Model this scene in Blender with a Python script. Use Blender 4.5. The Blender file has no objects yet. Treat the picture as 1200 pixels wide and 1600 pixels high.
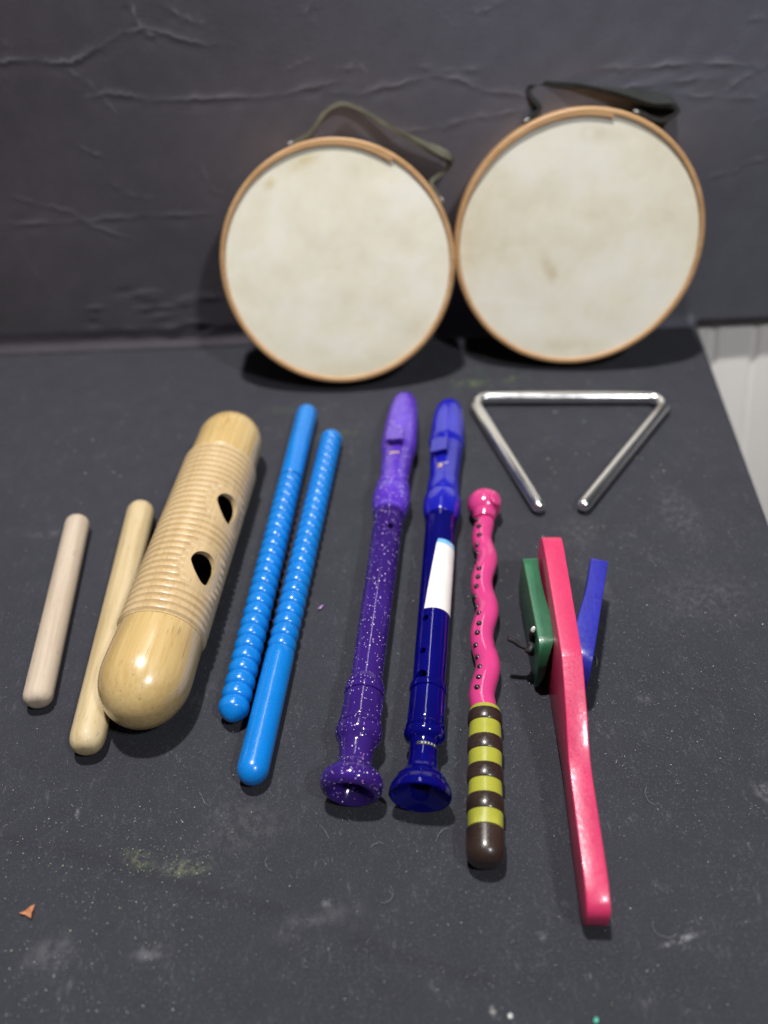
import bpy, bmesh, math, random
import numpy as np
from mathutils import Vector, Matrix, noise as mnoise
R = math.radians
PI = math.pi
rng = random.Random(7)
scene = bpy.context.scene
C = scene.collection

# ------------------------------------------------------------------ node helpers
def new_mat(name):
    m = bpy.data.materials.new(name); m.use_nodes = True
    nt = m.node_tree; nt.nodes.clear()
    out = nt.nodes.new('ShaderNodeOutputMaterial')
    b = nt.nodes.new('ShaderNodeBsdfPrincipled')
    nt.links.new(b.outputs[0], out.inputs[0])
    return m, nt, b

def N(nt, kind, **kw):
    n = nt.nodes.new(kind)
    for k, v in kw.items():
        if k.startswith('i_'):
            key = k[2:]
            key = int(key) if key.isdigit() else key.replace('_', ' ')
            n.inputs[key].default_value = v
        else:
            setattr(n, k, v)
    return n

def lk(nt, a, b): nt.links.new(a, b)

def mixc(nt, fac, a, b, mode='MIX'):
    n = nt.nodes.new('ShaderNodeMix'); n.data_type = 'RGBA'; n.blend_type = mode
    for sock, v in ((n.inputs[0], fac), (n.inputs[6], a), (n.inputs[7], b)):
        if hasattr(v, 'links'): nt.links.new(v, sock)
        elif isinstance(v, (int, float)): sock.default_value = v
        else: sock.default_value = (v[0], v[1], v[2], 1)
    return n.outputs[2]

def math_(nt, op, a, b=None, clamp=False):
    n = nt.nodes.new('ShaderNodeMath'); n.operation = op; n.use_clamp = clamp
    for i, v in enumerate((a, b)):
        if v is None: continue
        if hasattr(v, 'links'): nt.links.new(v, n.inputs[i])
        else: n.inputs[i].default_value = v
    return n.outputs[0]

def ramp(nt, fac, stops):
    n = nt.nodes.new('ShaderNodeValToRGB')
    e = n.color_ramp.elements
    while len(e) < len(stops): e.new(0.5)
    for el, (p, c) in zip(e, stops):
        el.position = p; el.color = (*c, 1) if len(c) == 3 else c
    nt.links.new(fac, n.inputs[0])
    return n.outputs[0]

def maprange(nt, v, a, b, c=0.0, d=1.0, smooth=True):
    n = nt.nodes.new('ShaderNodeMapRange'); n.clamp = True
    n.interpolation_type = 'SMOOTHSTEP' if smooth else 'LINEAR'
    for i, x in enumerate((a, b, c, d)): n.inputs[i + 1].default_value = x
    nt.links.new(v, n.inputs[0])
    return n.outputs[0]

def coords(nt, scale=(1, 1, 1), rot=(0, 0, 0), loc=(0, 0, 0)):
    t = nt.nodes.new('ShaderNodeTexCoord'); m = nt.nodes.new('ShaderNodeMapping')
    m.inputs['Scale'].default_value = scale; m.inputs['Rotation'].default_value = rot
    m.inputs['Location'].default_value = loc
    nt.links.new(t.outputs['Object'], m.inputs[0])
    return m.outputs[0]

def noise(nt, vec, scale, detail=3, rough=0.55):
    n = nt.nodes.new('ShaderNodeTexNoise')
    n.inputs['Scale'].default_value = scale; n.inputs['Detail'].default_value = detail
    n.inputs['Roughness'].default_value = rough
    nt.links.new(vec, n.inputs['Vector'])
    return n.outputs['Fac']

def bump(nt, b, h, strength, dist):
    n = nt.nodes.new('ShaderNodeBump'); n.inputs['Strength'].default_value = strength
    n.inputs['Distance'].default_value = dist
    nt.links.new(h, n.inputs['Height']); nt.links.new(n.outputs[0], b.inputs['Normal'])

# ------------------------------------------------------------------ materials
def plastic(name, col, rough=0.3, coat=0.0, var=0.12, bumpy=0.0, spec=0.5, sss=0.0):
    m, nt, b = new_mat(name)
    v = coords(nt)
    n = noise(nt, v, 60, 4)
    d = tuple(c * (1 - var) for c in col); l = tuple(min(1, c * (1 + var)) for c in col)
    lk(nt, ramp(nt, n, [(0.3, d), (0.7, l)]), b.inputs['Base Color'])
    fine = noise(nt, v, 900, 3)
    lk(nt, maprange(nt, fine, 0.3, 0.75, rough * 0.75, rough * 1.35), b.inputs['Roughness'])
    b.inputs['Coat Weight'].default_value = coat; b.inputs['Coat Roughness'].default_value = 0.12
    scr = noise(nt, coords(nt, (.12, 1, 1), (.2, .1, .3)), 1100, 2, .6)
    rub = math_(nt, 'MULTIPLY', maprange(nt, scr, .66, .76), maprange(nt, noise(nt, v, 35, 3), .48, .66))
    lk(nt, mixc(nt, math_(nt, 'MULTIPLY', rub, .22), ramp(nt, n, [(0.3, d), (0.7, l)]), tuple(min(.8, c * .6 + .22) for c in col)), b.inputs['Base Color'])
    b.inputs['Specular IOR Level'].default_value = spec
    if sss:
        b.inputs['Subsurface Weight'].default_value = sss
        b.inputs['Subsurface Radius'].default_value = (0.002, 0.002, 0.004)
    if bumpy: bump(nt, b, noise(nt, v, 260, 3), bumpy, 0.0006)
    return m

def wood(name, dark, mid, light, rough=0.42, coat=0.15, pores=0.5, ring=55, seed=0):
    m, nt, b = new_mat(name)
    v = coords(nt, (0.09, 1, 1), loc=(seed, seed * 0.7, seed * 1.3))
    g1 = noise(nt, v, ring, 4, 0.6)
    v2 = coords(nt, (0.035, 1, 1), loc=(seed * 2, 0, seed))
    g2 = noise(nt, v2, 420, 3, 0.6)
    f = math_(nt, 'ADD', math_(nt, 'MULTIPLY', g1, 0.65), math_(nt, 'MULTIPLY', g2, 0.35))
    col = ramp(nt, f, [(0.32, dark), (0.5, mid), (0.68, light)])
    v3 = coords(nt, (0.12, 1, 1), loc=(0, seed, 0))
    p = noise(nt, v3, 900, 2, 0.5)
    pf = math_(nt, 'MULTIPLY', maprange(nt, p, 0.62, 0.74), pores)
    col = mixc(nt, pf, col, tuple(c * 0.5 for c in dark))
    blot = noise(nt, coords(nt), 22, 3)
    col = mixc(nt, math_(nt, 'MULTIPLY', maprange(nt, blot, 0.35, 0.75), 0.25), col, dark)
    lk(nt, col, b.inputs['Base Color'])
    lk(nt, maprange(nt, g2, 0.3, 0.7, rough * 0.8, rough * 1.25), b.inputs['Roughness'])
    b.inputs['Coat Weight'].default_value = coat; b.inputs['Coat Roughness'].default_value = 0.18
    bump(nt, b, math_(nt, 'SUBTRACT', g2, pf), 0.25, 0.0003)
    return m

def cloth_mat(name, base, smudges=(), crease_col=(0.2, 0.2, 0.22), crease_amt=0.6, tint=None):
    m, nt, b = new_mat(name)
    v = coords(nt)
    big = noise(nt, v, 7, 4, 0.6)
    mid = noise(nt, v, 60, 4, 0.6)
    f = math_(nt, 'ADD', math_(nt, 'MULTIPLY', big, 0.6), math_(nt, 'MULTIPLY', mid, 0.4))
    col = ramp(nt, f, [(0.3, tuple(c * 0.86 for c in base)), (0.7, tuple(c * 1.14 for c in base))])
    if tint:   # painted light falloff: left side darker and warmer, easing to plain colour at right
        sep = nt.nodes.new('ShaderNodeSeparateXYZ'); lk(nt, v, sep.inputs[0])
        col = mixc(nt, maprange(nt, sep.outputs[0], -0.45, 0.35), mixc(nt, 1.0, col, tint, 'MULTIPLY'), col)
    # lint and worn fuzz
    l1 = noise(nt, v, 1500, 2, 0.7)
    l2 = noise(nt, coords(nt, (1, 0.35, 1), (0, 0, 0.5)), 520, 3, 0.7)
    worn = math_(nt, 'MULTIPLY', maprange(nt, mid, 0.42, 0.75), maprange(nt, l2, 0.52, 0.74))
    col = mixc(nt, math_(nt, 'MULTIPLY', worn, 0.24), col, (0.25, 0.25, 0.27))
    col = mixc(nt, math_(nt, 'MULTIPLY', maprange(nt, l1, 0.56, 0.78), 0.30), col, (0.3, 0.3, 0.32))
    for (x, y, rx, ry, ang, c, amt, ns) in smudges:
        mp = nt.nodes.new('ShaderNodeMapping'); mp.vector_type = 'TEXTURE'
        mp.inputs['Location'].default_value = (x, y, 0); mp.inputs['Rotation'].default_value = (0, 0, R(ang))
        mp.inputs['Scale'].default_value = (rx, ry, 1)
        tc = nt.nodes.new('ShaderNodeTexCoord'); lk(nt, tc.outputs['Object'], mp.inputs[0])
        s2 = nt.nodes.new('ShaderNodeSeparateXYZ'); lk(nt, mp.outputs[0], s2.inputs[0])
        cb = nt.nodes.new('ShaderNodeCombineXYZ'); lk(nt, s2.outputs[0], cb.inputs[0]); lk(nt, s2.outputs[1], cb.inputs[1])
        ln = nt.nodes.new('ShaderNodeVectorMath'); ln.operation = 'LENGTH'; lk(nt, cb.outputs[0], ln.inputs[0])
        msk = maprange(nt, ln.outputs['Value'], 1.0, 0.1)
        nn = maprange(nt, noise(nt, v, ns, 4, 0.7), 0.38, 0.68)
        col = mixc(nt, math_(nt, 'MULTIPLY', math_(nt, 'MULTIPLY', msk, nn), amt * .62), col, c)
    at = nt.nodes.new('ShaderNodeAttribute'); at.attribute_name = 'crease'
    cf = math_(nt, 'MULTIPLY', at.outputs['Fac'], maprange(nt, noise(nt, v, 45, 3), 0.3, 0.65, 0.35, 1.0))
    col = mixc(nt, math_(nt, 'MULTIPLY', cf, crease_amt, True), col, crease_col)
    lk(nt, col, b.inputs['Base Color'])
    b.inputs['Roughness'].default_value = 0.92
    b.inputs['Specular IOR Level'].default_value = 0.25
    b.inputs['Sheen Weight'].default_value = 0.08; b.inputs['Sheen Roughness'].default_value = 0.5
    # weave
    w1 = nt.nodes.new('ShaderNodeTexWave'); w1.bands_direction = 'X'; w1.inputs['Scale'].default_value = 420; w1.inputs['Distortion'].default_value = 1.5
    w2 = nt.nodes.new('ShaderNodeTexWave'); w2.bands_direction = 'Y'; w2.inputs['Scale'].default_value = 420; w2.inputs['Distortion'].default_value = 1.5
    lk(nt, v, w1.inputs[0]); lk(nt, v, w2.inputs[0])
    h = math_(nt, 'ADD', math_(nt, 'ADD', w1.outputs['Fac'], w2.outputs['Fac']), math_(nt, 'MULTIPLY', l1, 1.6))
    bump(nt, b, h, 0.35, 0.0004)
    return m

def tinted(name, col, glitter=False, trans=0.75, rough=0.08):
    m, nt, b = new_mat(name)
    v = coords(nt)
    n = noise(nt, v, 30, 3)
    base = ramp(nt, n, [(0.3, tuple(c * 0.8 for c in col)), (0.7, tuple(min(1, c * 1.15) for c in col))])
    b.inputs['IOR'].default_value = 1.5 if rough < .15 else 1.36
    b.inputs['Specular IOR Level'].default_value = 0.5 if rough < .15 else 0.35
    b.inputs['Roughness'].default_value = rough
    b.inputs['Transmission Weight'].default_value = trans
    if glitter:
        masks = []
        for sc, thr, off in ((980, 0.25, 0.0), (1500, 0.25, 3.0)):
            vo = nt.nodes.new('ShaderNodeTexVoronoi'); vo.inputs['Scale'].default_value = sc
            mp = coords(nt, loc=(off, off, off)); lk(nt, mp, vo.inputs['Vector'])
            sc_ = nt.nodes.new('ShaderNodeSeparateColor'); lk(nt, vo.outputs['Color'], sc_.inputs[0])
            near = math_(nt, 'LESS_THAN', vo.outputs['Distance'], thr * 1.25)
            pick = math_(nt, 'GREATER_THAN', sc_.outputs[0], 0.945)
            masks.append((math_(nt, 'MULTIPLY', near, pick), sc_.outputs[1]))
        msk = math_(nt, 'MAXIMUM', masks[0][0], masks[1][0])
        gc = ramp(nt, masks[0][1], [(0.0, (1.0, 0.95, 1.0)), (0.6, (0.9, 0.8, 1.0)), (0.8, (0.9, 0.25, 0.75)), (1.0, (0.6, 0.5, 1.0))])
        base = mixc(nt, msk, base, gc)
        lk(nt, math_(nt, 'MULTIPLY', math_(nt, 'SUBTRACT', 1.0, msk), trans), b.inputs['Transmission Weight'])
        lk(nt, math_(nt, 'ADD', math_(nt, 'MULTIPLY', msk, 0.3), rough), b.inputs['Roughness'])
    lk(nt, base, b.inputs['Base Color'])
    return m

def skin_mat(name, stain, seed):
    m, nt, b = new_mat(name)
    v = coords(nt, loc=(seed, seed, seed))
    n1 = noise(nt, v, 14, 5, 0.6); n2 = noise(nt, v, 60, 4, 0.65)
    f = math_(nt, 'ADD', math_(nt, 'MULTIPLY', n1, 0.78), math_(nt, 'MULTIPLY', n2, 0.22))
    col = ramp(nt, f, [(0.30, (0.69, 0.63, 0.44)), (0.44, (0.81, 0.765, 0.60)), (0.56, (0.87, 0.84, 0.705)), (0.7, (0.91, 0.89, 0.79))])
    # thin veins in the hide
    vo = nt.nodes.new('ShaderNodeTexVoronoi'); vo.feature = 'DISTANCE_TO_EDGE'; vo.inputs['Scale'].default_value = 26
    wv = nt.nodes.new('ShaderNodeTexNoise'); wv.inputs['Scale'].default_value = 30; lk(nt, v, wv.inputs['Vector'])
    va = nt.nodes.new('ShaderNodeVectorMath'); va.operation = 'MULTIPLY_ADD'; lk(nt, wv.outputs['Color'], va.inputs[0])
    va.inputs[1].default_value = (0.06, 0.06, 0.06); lk(nt, v, va.inputs[2]); lk(nt, va.outputs[0], vo.inputs['Vector'])
    vein = math_(nt, 'MULTIPLY', maprange(nt, vo.outputs['Distance'], 0.05, 0.0), maprange(nt, n1, 0.5, 0.7))
    col = mixc(nt, math_(nt, 'MULTIPLY', vein, 0.25), col, (0.86, 0.84, 0.80))
    for (x, y, rx, ry, ang, c, amt) in stain:
        mp = nt.nodes.new('ShaderNodeMapping'); mp.vector_type = 'TEXTURE'
        mp.inputs['Location'].default_value = (x, 0, y); mp.inputs['Rotation'].default_value = (0, R(ang), 0)
        mp.inputs['Scale'].default_value = (rx, 1, ry)
        tc = nt.nodes.new('ShaderNodeTexCoord'); lk(nt, tc.outputs['Object'], mp.inputs[0])
        s2 = nt.nodes.new('ShaderNodeSeparateXYZ'); lk(nt, mp.outputs[0], s2.inputs[0])
        cb = nt.nodes.new('ShaderNodeCombineXYZ'); lk(nt, s2.outputs[0], cb.inputs[0]); lk(nt, s2.outputs[2], cb.inputs[1])
        ln = nt.nodes.new('ShaderNodeVectorMath'); ln.operation = 'LENGTH'; lk(nt, cb.outputs[0], ln.inputs[0])
        k = math_(nt, 'MULTIPLY', maprange(nt, ln.outputs['Value'], 1.0, 0.0), maprange(nt, n2, 0.3, 0.6))
        col = mixc(nt, math_(nt, 'MULTIPLY', k, amt), col, c)
    lk(nt, col, b.inputs['Base Color'])
    b.inputs['Roughness'].default_value = 0.55
    bump(nt, b, n2, 0.25, 0.0008)
    return m

def attr_mat(name, attr, rough=0.5):
    m, nt, b = new_mat(name)
    a = nt.nodes.new('ShaderNodeAttribute'); a.attribute_name = attr
    lk(nt, a.outputs['Color'], b.inputs['Base Color']); b.inputs['Roughness'].default_value = rough
    return m

# ------------------------------------------------------------------ mesh helpers
def link_mesh(name, verts, faces, mat, parent=None, smooth=True, sharp=38):
    me = bpy.data.meshes.new(name)
    me.from_pydata([tuple(v) for v in verts], [], faces)
    me.validate(); me.update()
    bm = bmesh.new(); bm.from_mesh(me)
    bmesh.ops.recalc_face_normals(bm, faces=bm.faces); bm.to_mesh(me); bm.free()
    if smooth:
        for p in me.polygons: p.use_smooth = True
        me.set_sharp_from_angle(angle=R(sharp))
    me.materials.append(mat)
    o = bpy.data.objects.new(name, me); C.objects.link(o)
    if parent is not None: o.parent = parent
    return o

def tag(o, label=None, cat=None, group=None, kind=None):
    if label: o['label'] = label
    if cat: o['category'] = cat
    if group: o['group'] = group
    if kind: o['kind'] = kind
    return o

def thing(name, label, cat, loc, rz=0.0, group=None, rot=None):
    o = bpy.data.objects.new(name, None); C.objects.link(o)
    o.empty_display_size = 0.02
    o.location = loc; o.rotation_euler = rot if rot else (0, 0, rz)
    return tag(o, label, cat, group)

def ring_faces(verts, rings, n, cap0=True, cap1=True, closed=False):
    faces = []
    m = len(rings)
    for i in range(m if closed else m - 1):
        a, b = rings[i], rings[(i + 1) % m]
        for j in range(n):
            k = (j + 1) % n
            faces.append((a + j, a + k, b + k, b + j))
    if not closed:
        if cap0: faces.append(tuple(rings[0] + j for j in range(n)))
        if cap1: faces.append(tuple(rings[-1] + j for j in reversed(range(n))))
    return faces

def lathe(prof, n=64, axis_z=0.0, closed=False, fy=None, fz=None, tilt=None):
    """profile (x, r) turned about a lengthwise x axis at height axis_z (or tilt(x)); angle 0 is up"""
    verts, rings = [], []
    for (x, r) in prof:
        rings.append(len(verts))
        az = tilt(x) if tilt else axis_z
        for j in range(n):
            a = 2 * PI * j / n
            verts.append((x, -r * math.sin(a), az + r * math.cos(a)))
    return verts, ring_faces(verts, rings, n, closed=closed)

def tube(points, rad, n=16, cap=True):
    pts = [Vector(p) for p in points]
    rads = rad if hasattr(rad, '__len__') else [rad] * len(pts)
    verts, rings = [], []
    t0 = (pts[1] - pts[0]).normalized()
    up = Vector((0, 0, 1)) if abs(t0.z) < 0.9 else Vector((1, 0, 0))
    nrm = (up - t0 * up.dot(t0)).normalized()
    for i, p in enumerate(pts):
        t = (pts[min(i + 1, len(pts) - 1)] - pts[max(i - 1, 0)]).normalized()
        nrm = (nrm - t * nrm.dot(t)).normalized(); bn = t.cross(nrm)
        rings.append(len(verts))
        for j in range(n):
            a = 2 * PI * j / n
            verts.append(p + (nrm * math.cos(a) + bn * math.sin(a)) * rads[i])
    return verts, ring_faces(verts, rings, n, cap, cap)

def spline(pts, per=10, closed=False):
    """Catmull-Rom through 3-D points"""
    P = [Vector(p) for p in pts]; out = []
    m = len(P)
    for i in range(m if closed else m - 1):
        if closed: a, b, c, d = P[i - 1], P[i], P[(i + 1) % m], P[(i + 2) % m]
        else: a, b, c, d = P[max(i - 1, 0)], P[i], P[i + 1], P[min(i + 2, m - 1)]
        for k in range(per):
            t = k / per
            out.append(0.5 * ((2 * b) + (c - a) * t + (2 * a - 5 * b + 4 * c - d) * t * t + (3 * b - a - 3 * c + d) * t ** 3))
    if not closed: out.append(P[-1])
    return out

def interp(tab, x):
    for (x0, y0), (x1, y1) in zip(tab, tab[1:]):
        if x <= x1: return y0 + (y1 - y0) * (x - x0) / (x1 - x0 + 1e-12)
    return tab[-1][1]

def boolean_cut(o, cutters):
    for c in cutters:
        c.parent = o.parent
        m = o.modifiers.new('cut', 'BOOLEAN'); m.operation = 'DIFFERENCE'; m.object = c; m.solver = 'EXACT'
    dg = bpy.context.evaluated_depsgraph_get(); dg.update()
    me = bpy.data.meshes.new_from_object(o.evaluated_get(dg))
    o.modifiers.clear(); old = o.data; nm = old.name; o.data = me
    bpy.data.meshes.remove(old); me.name = nm
    for p in me.polygons: p.use_smooth = True
    me.set_sharp_from_angle(angle=R(34))
    for c in cutters:
        d = c.data; bpy.data.objects.remove(c); bpy.data.meshes.remove(d)

def bevel(o, w, seg=2, angle=40):
    m = o.modifiers.new('bevel', 'BEVEL'); m.width = w; m.segments = seg; m.limit_method = 'ANGLE'; m.angle_limit = R(angle)
    dg = bpy.context.evaluated_depsgraph_get(); dg.update()
    me = bpy.data.meshes.new_from_object(o.evaluated_get(dg))
    o.modifiers.clear(); old = o.data; nm = old.name; o.data = me
    bpy.data.meshes.remove(old); me.name = nm
    for p in me.polygons: p.use_smooth = True
    me.set_sharp_from_angle(angle=R(50))

def prism(poly, axis_pt, xdir, ydir, ndir, depth0, depth1, mat):
    X, Y, Nn, P = Vector(xdir), Vector(ydir), Vector(ndir), Vector(axis_pt)
    n = len(poly)
    v = [P + X * a + Y * b + Nn * depth0 for a, b in poly] + [P + X * a + Y * b + Nn * depth1 for a, b in poly]
    f = [tuple(range(n)), tuple(range(2 * n - 1, n - 1, -1))] + [(i, (i + 1) % n, n + (i + 1) % n, n + i) for i in range(n)]
    return link_mesh('cutter', v, f, mat, smooth=False)

def patch(name, s_range, a_fn, r_fn, axis_fn, mat, parent, ns=24, na=16, lift=0.00025):
    """thin label following a turned surface: s along the axis, a_fn(s)->(a0,a1) degrees from the top"""
    verts, faces = [], []
    for i in range(ns + 1):
        s = s_range[0] + (s_range[1] - s_range[0]) * i / ns
        a0, a1 = a_fn(i / ns)
        for j in range(na + 1):
            a = R(a0 + (a1 - a0) * j / na); r = r_fn(s) + lift
            verts.append((s, -r * math.sin(a), axis_fn(s) + r * math.cos(a)))
    for i in range(ns):
        for j in range(na):
            k = i * (na + 1) + j
            faces.append((k, k + 1, k + na + 2, k + na + 1))
    return link_mesh(name, verts, faces, mat, parent)

def heading(A, B):   # rotation about z that takes local +x (near end to far end) along B -> A
    return math.atan2(A[1] - B[1], A[0] - B[0])

# ------------------------------------------------------------------ camera
CAM_H = 0.352
cam_d = bpy.data.cameras.new('camera'); cam = bpy.data.objects.new('camera', cam_d); C.objects.link(cam)
p, r = R(43), R(-3)
fw = Vector((0, math.cos(p), -math.sin(p))); rt = Vector((1, 0, 0)); up = rt.cross(fw)
rt2 = rt * math.cos(r) + up * math.sin(r); up2 = -rt * math.sin(r) + up * math.cos(r)
M = Matrix(((rt2.x, up2.x, -fw.x, 0), (rt2.y, up2.y, -fw.y, 0), (rt2.z, up2.z, -fw.z, CAM_H), (0, 0, 0, 1)))
cam.matrix_world = M
cam_d.sensor_fit = 'VERTICAL'; cam_d.sensor_height = 36; cam_d.lens = 27
cam_d.clip_start = 0.01; cam_d.clip_end = 50
cam_d.dof.use_dof = True; cam_d.dof.focus_distance = 0.390; cam_d.dof.aperture_fstop = 3.5
scene.camera = cam

# ------------------------------------------------------------------ table, backdrop, wall
def at(x, y, z=0.0):   # where a ray through a photo pixel meets the height z (used only to read off positions on the table)
    d = fw * 1200 + rt2 * (x - 600) - up2 * (y - 800)
    t = (z - CAM_H) / d.z
    return Vector((0, 0, CAM_H)) + d * t

def wall_y(x): return 0.6050 - 0.0213 * x

def seg_dist(px, py, ax, ay, bx, by):
    dx, dy = bx - ax, by - ay
    t = np.clip(((px - ax) * dx + (py - ay) * dy) / (dx * dx + dy * dy + 1e-12), 0, 1)
    return np.hypot(px - ax - t * dx, py - ay - t * dy), t

def add_float_attr(o, name, vals):
    a = o.data.attributes.new(name, 'FLOAT', 'POINT'); a.data.foreach_set('value', np.asarray(vals, dtype=np.float32))

GREEN = (0.20, 0.30, 0.08); WHITE = (0.42, 0.42, 0.44)
def sm(px, py, rx, ry, ang, c, amt, ns):
    q = at(px, py); return (q.x, q.y, rx, ry, ang, c, amt, ns)
smudges = [
    sm(735, 598, .020, .008, 8, GREEN, .55, 160), sm(800, 590, .014, .006, 20, GREEN, .40, 160),
    sm(520, 680, .028, .010, 12, GREEN, .30, 180), sm(440, 640, .02, .006, 0, GREEN, .25, 200),
    sm(215, 1342, .012, .006, -25, (0.40, 0.44, 0.18), .30, 420), sm(285, 1356, .018, .006, 0, (0.34, 0.37, 0.2), .40, 420),
    sm(80, 1490, .016, .012, 30, WHITE, .22, 90), sm(240, 1489, .013, .004, 3, WHITE, .34, 120),
    sm(1065, 1467, .0135, .0019, 14, WHITE, .75, 300), sm(1172, 1437, .007, .0012, 8, WHITE, .4, 300),
    sm(1195, 1235, .006, .010, 30, WHITE, .45, 200), sm(1008, 1090, .006, .004, 0, WHITE, .28, 240),
    sm(560, 1110, .02, .012, 40, (0.2, 0.2, 0.21), .4, 300), sm(380, 1290, .03, .02, 0, (0.16, 0.16, 0.16), .35, 260),
    sm(905, 830, .02, .02, 0, (0.17, 0.18, 0.16), .4, 300), sm(1060, 800, .02, .04, 0, (0.2, 0.2, 0.22), .35, 220),
    sm(70, 830, .02, .008, 0, (0.2, 0.2, 0.21), .3, 120), sm(1100, 930, .05, .03, 0, (0.17, 0.17, 0.18), .3, 260),
    sm(930, 905, .012, .03, 0, (0.2, 0.2, 0.2), .3, 300), sm(500, 1440, .03, .01, 10, (0.16, 0.16, 0.17), .4, 140),
    sm(770, 1580, .0022, .0032, 5, (0.5, 0.5, 0.48), .8, 700), sm(120, 1270, .0016, .004, 10, (0.5, 0.5, 0.52), .7, 900),
    sm(510, 1410, .004, .003, 0, WHITE, .35, 300), sm(845, 1462, .004, .003, 0, WHITE, .25, 300),
]
table_cloth_mat = cloth_mat('dark_table_cloth', (0.032, 0.0330, 0.0430), smudges, crease_col=(0.016, 0.016, 0.018), crease_amt=0.6)  # dark crease colour paints the shade of the folds into the cloth

def build_table():
    nx, ny = 300, 330
    us = np.linspace(0, 1, nx); vs = np.linspace(0, 1, ny)
    U, V = np.meshgrid(us, vs)
    Y = -0.12 + V * 0.74
    edge = 0.2795 + (Y - 0.5989) * 0.1440          # right edge runs away slightly to the right
    X = -0.62 + U * (edge + 0.62)
    Y = np.where(V == 1, Y, Y); Y = -0.12 + V * (wall_y(X) + 0.001 + 0.12)
    Z = np.zeros_like(X)
    for (k, a) in ((9, .00022), (23, .00012), (47, .00006)):
        for s in range(3):
            th = rng.uniform(0, PI); ph = rng.uniform(0, 6)
            Z += a / 1.7 * np.sin(k * (X * math.cos(th) + Y * math.sin(th)) * 2 + ph)
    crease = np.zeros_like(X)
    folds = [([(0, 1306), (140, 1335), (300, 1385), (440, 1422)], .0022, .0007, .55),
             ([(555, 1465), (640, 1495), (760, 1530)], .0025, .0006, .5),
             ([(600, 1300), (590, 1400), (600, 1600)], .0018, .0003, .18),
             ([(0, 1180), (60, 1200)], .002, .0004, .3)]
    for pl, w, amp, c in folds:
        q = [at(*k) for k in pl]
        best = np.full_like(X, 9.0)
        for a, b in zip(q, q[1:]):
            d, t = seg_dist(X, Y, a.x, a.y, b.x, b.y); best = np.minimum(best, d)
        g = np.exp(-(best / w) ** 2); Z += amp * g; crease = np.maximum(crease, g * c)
    Z -= Z.max() * 0.6 + 0.0002
    Z = np.minimum(Z, 0.00035)
    # the cloth rolls over the right-hand edge and hangs down
    verts = np.stack([X, Y, Z], -1).reshape(-1, 3).tolist()
    faces = []
    for j in range(ny - 1):
        for i in range(nx - 1):
            k = j * nx + i; faces.append((k, k + 1, k + nx + 1, k + nx))
    cr = crease.reshape(-1).tolist()
    last = [j * nx + nx - 1 for j in range(ny)]
    for (dx, dz) in ((.0012, -.0003), (.0022, -.0011), (.003, -.0024), (.0034, -.006), (.0036, -.05), (.004, -.30)):
        new = []
        for j in range(ny):
            v = verts[j * nx + nx - 1]; verts.append([v[0] + dx, v[1], v[2] + dz]); cr.append(0); new.append(len(verts) - 1)
        for j in range(ny - 1): faces.append((last[j], new[j], new[j + 1], last[j + 1]))
        last = new
    o = link_mesh('table', verts, faces, table_cloth_mat, sharp=60)
    add_float_attr(o, 'crease', cr)
    return tag(o, 'table top under a flat dark grey cloth dusted with glitter', 'table', kind='structure')
table = build_table()

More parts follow.
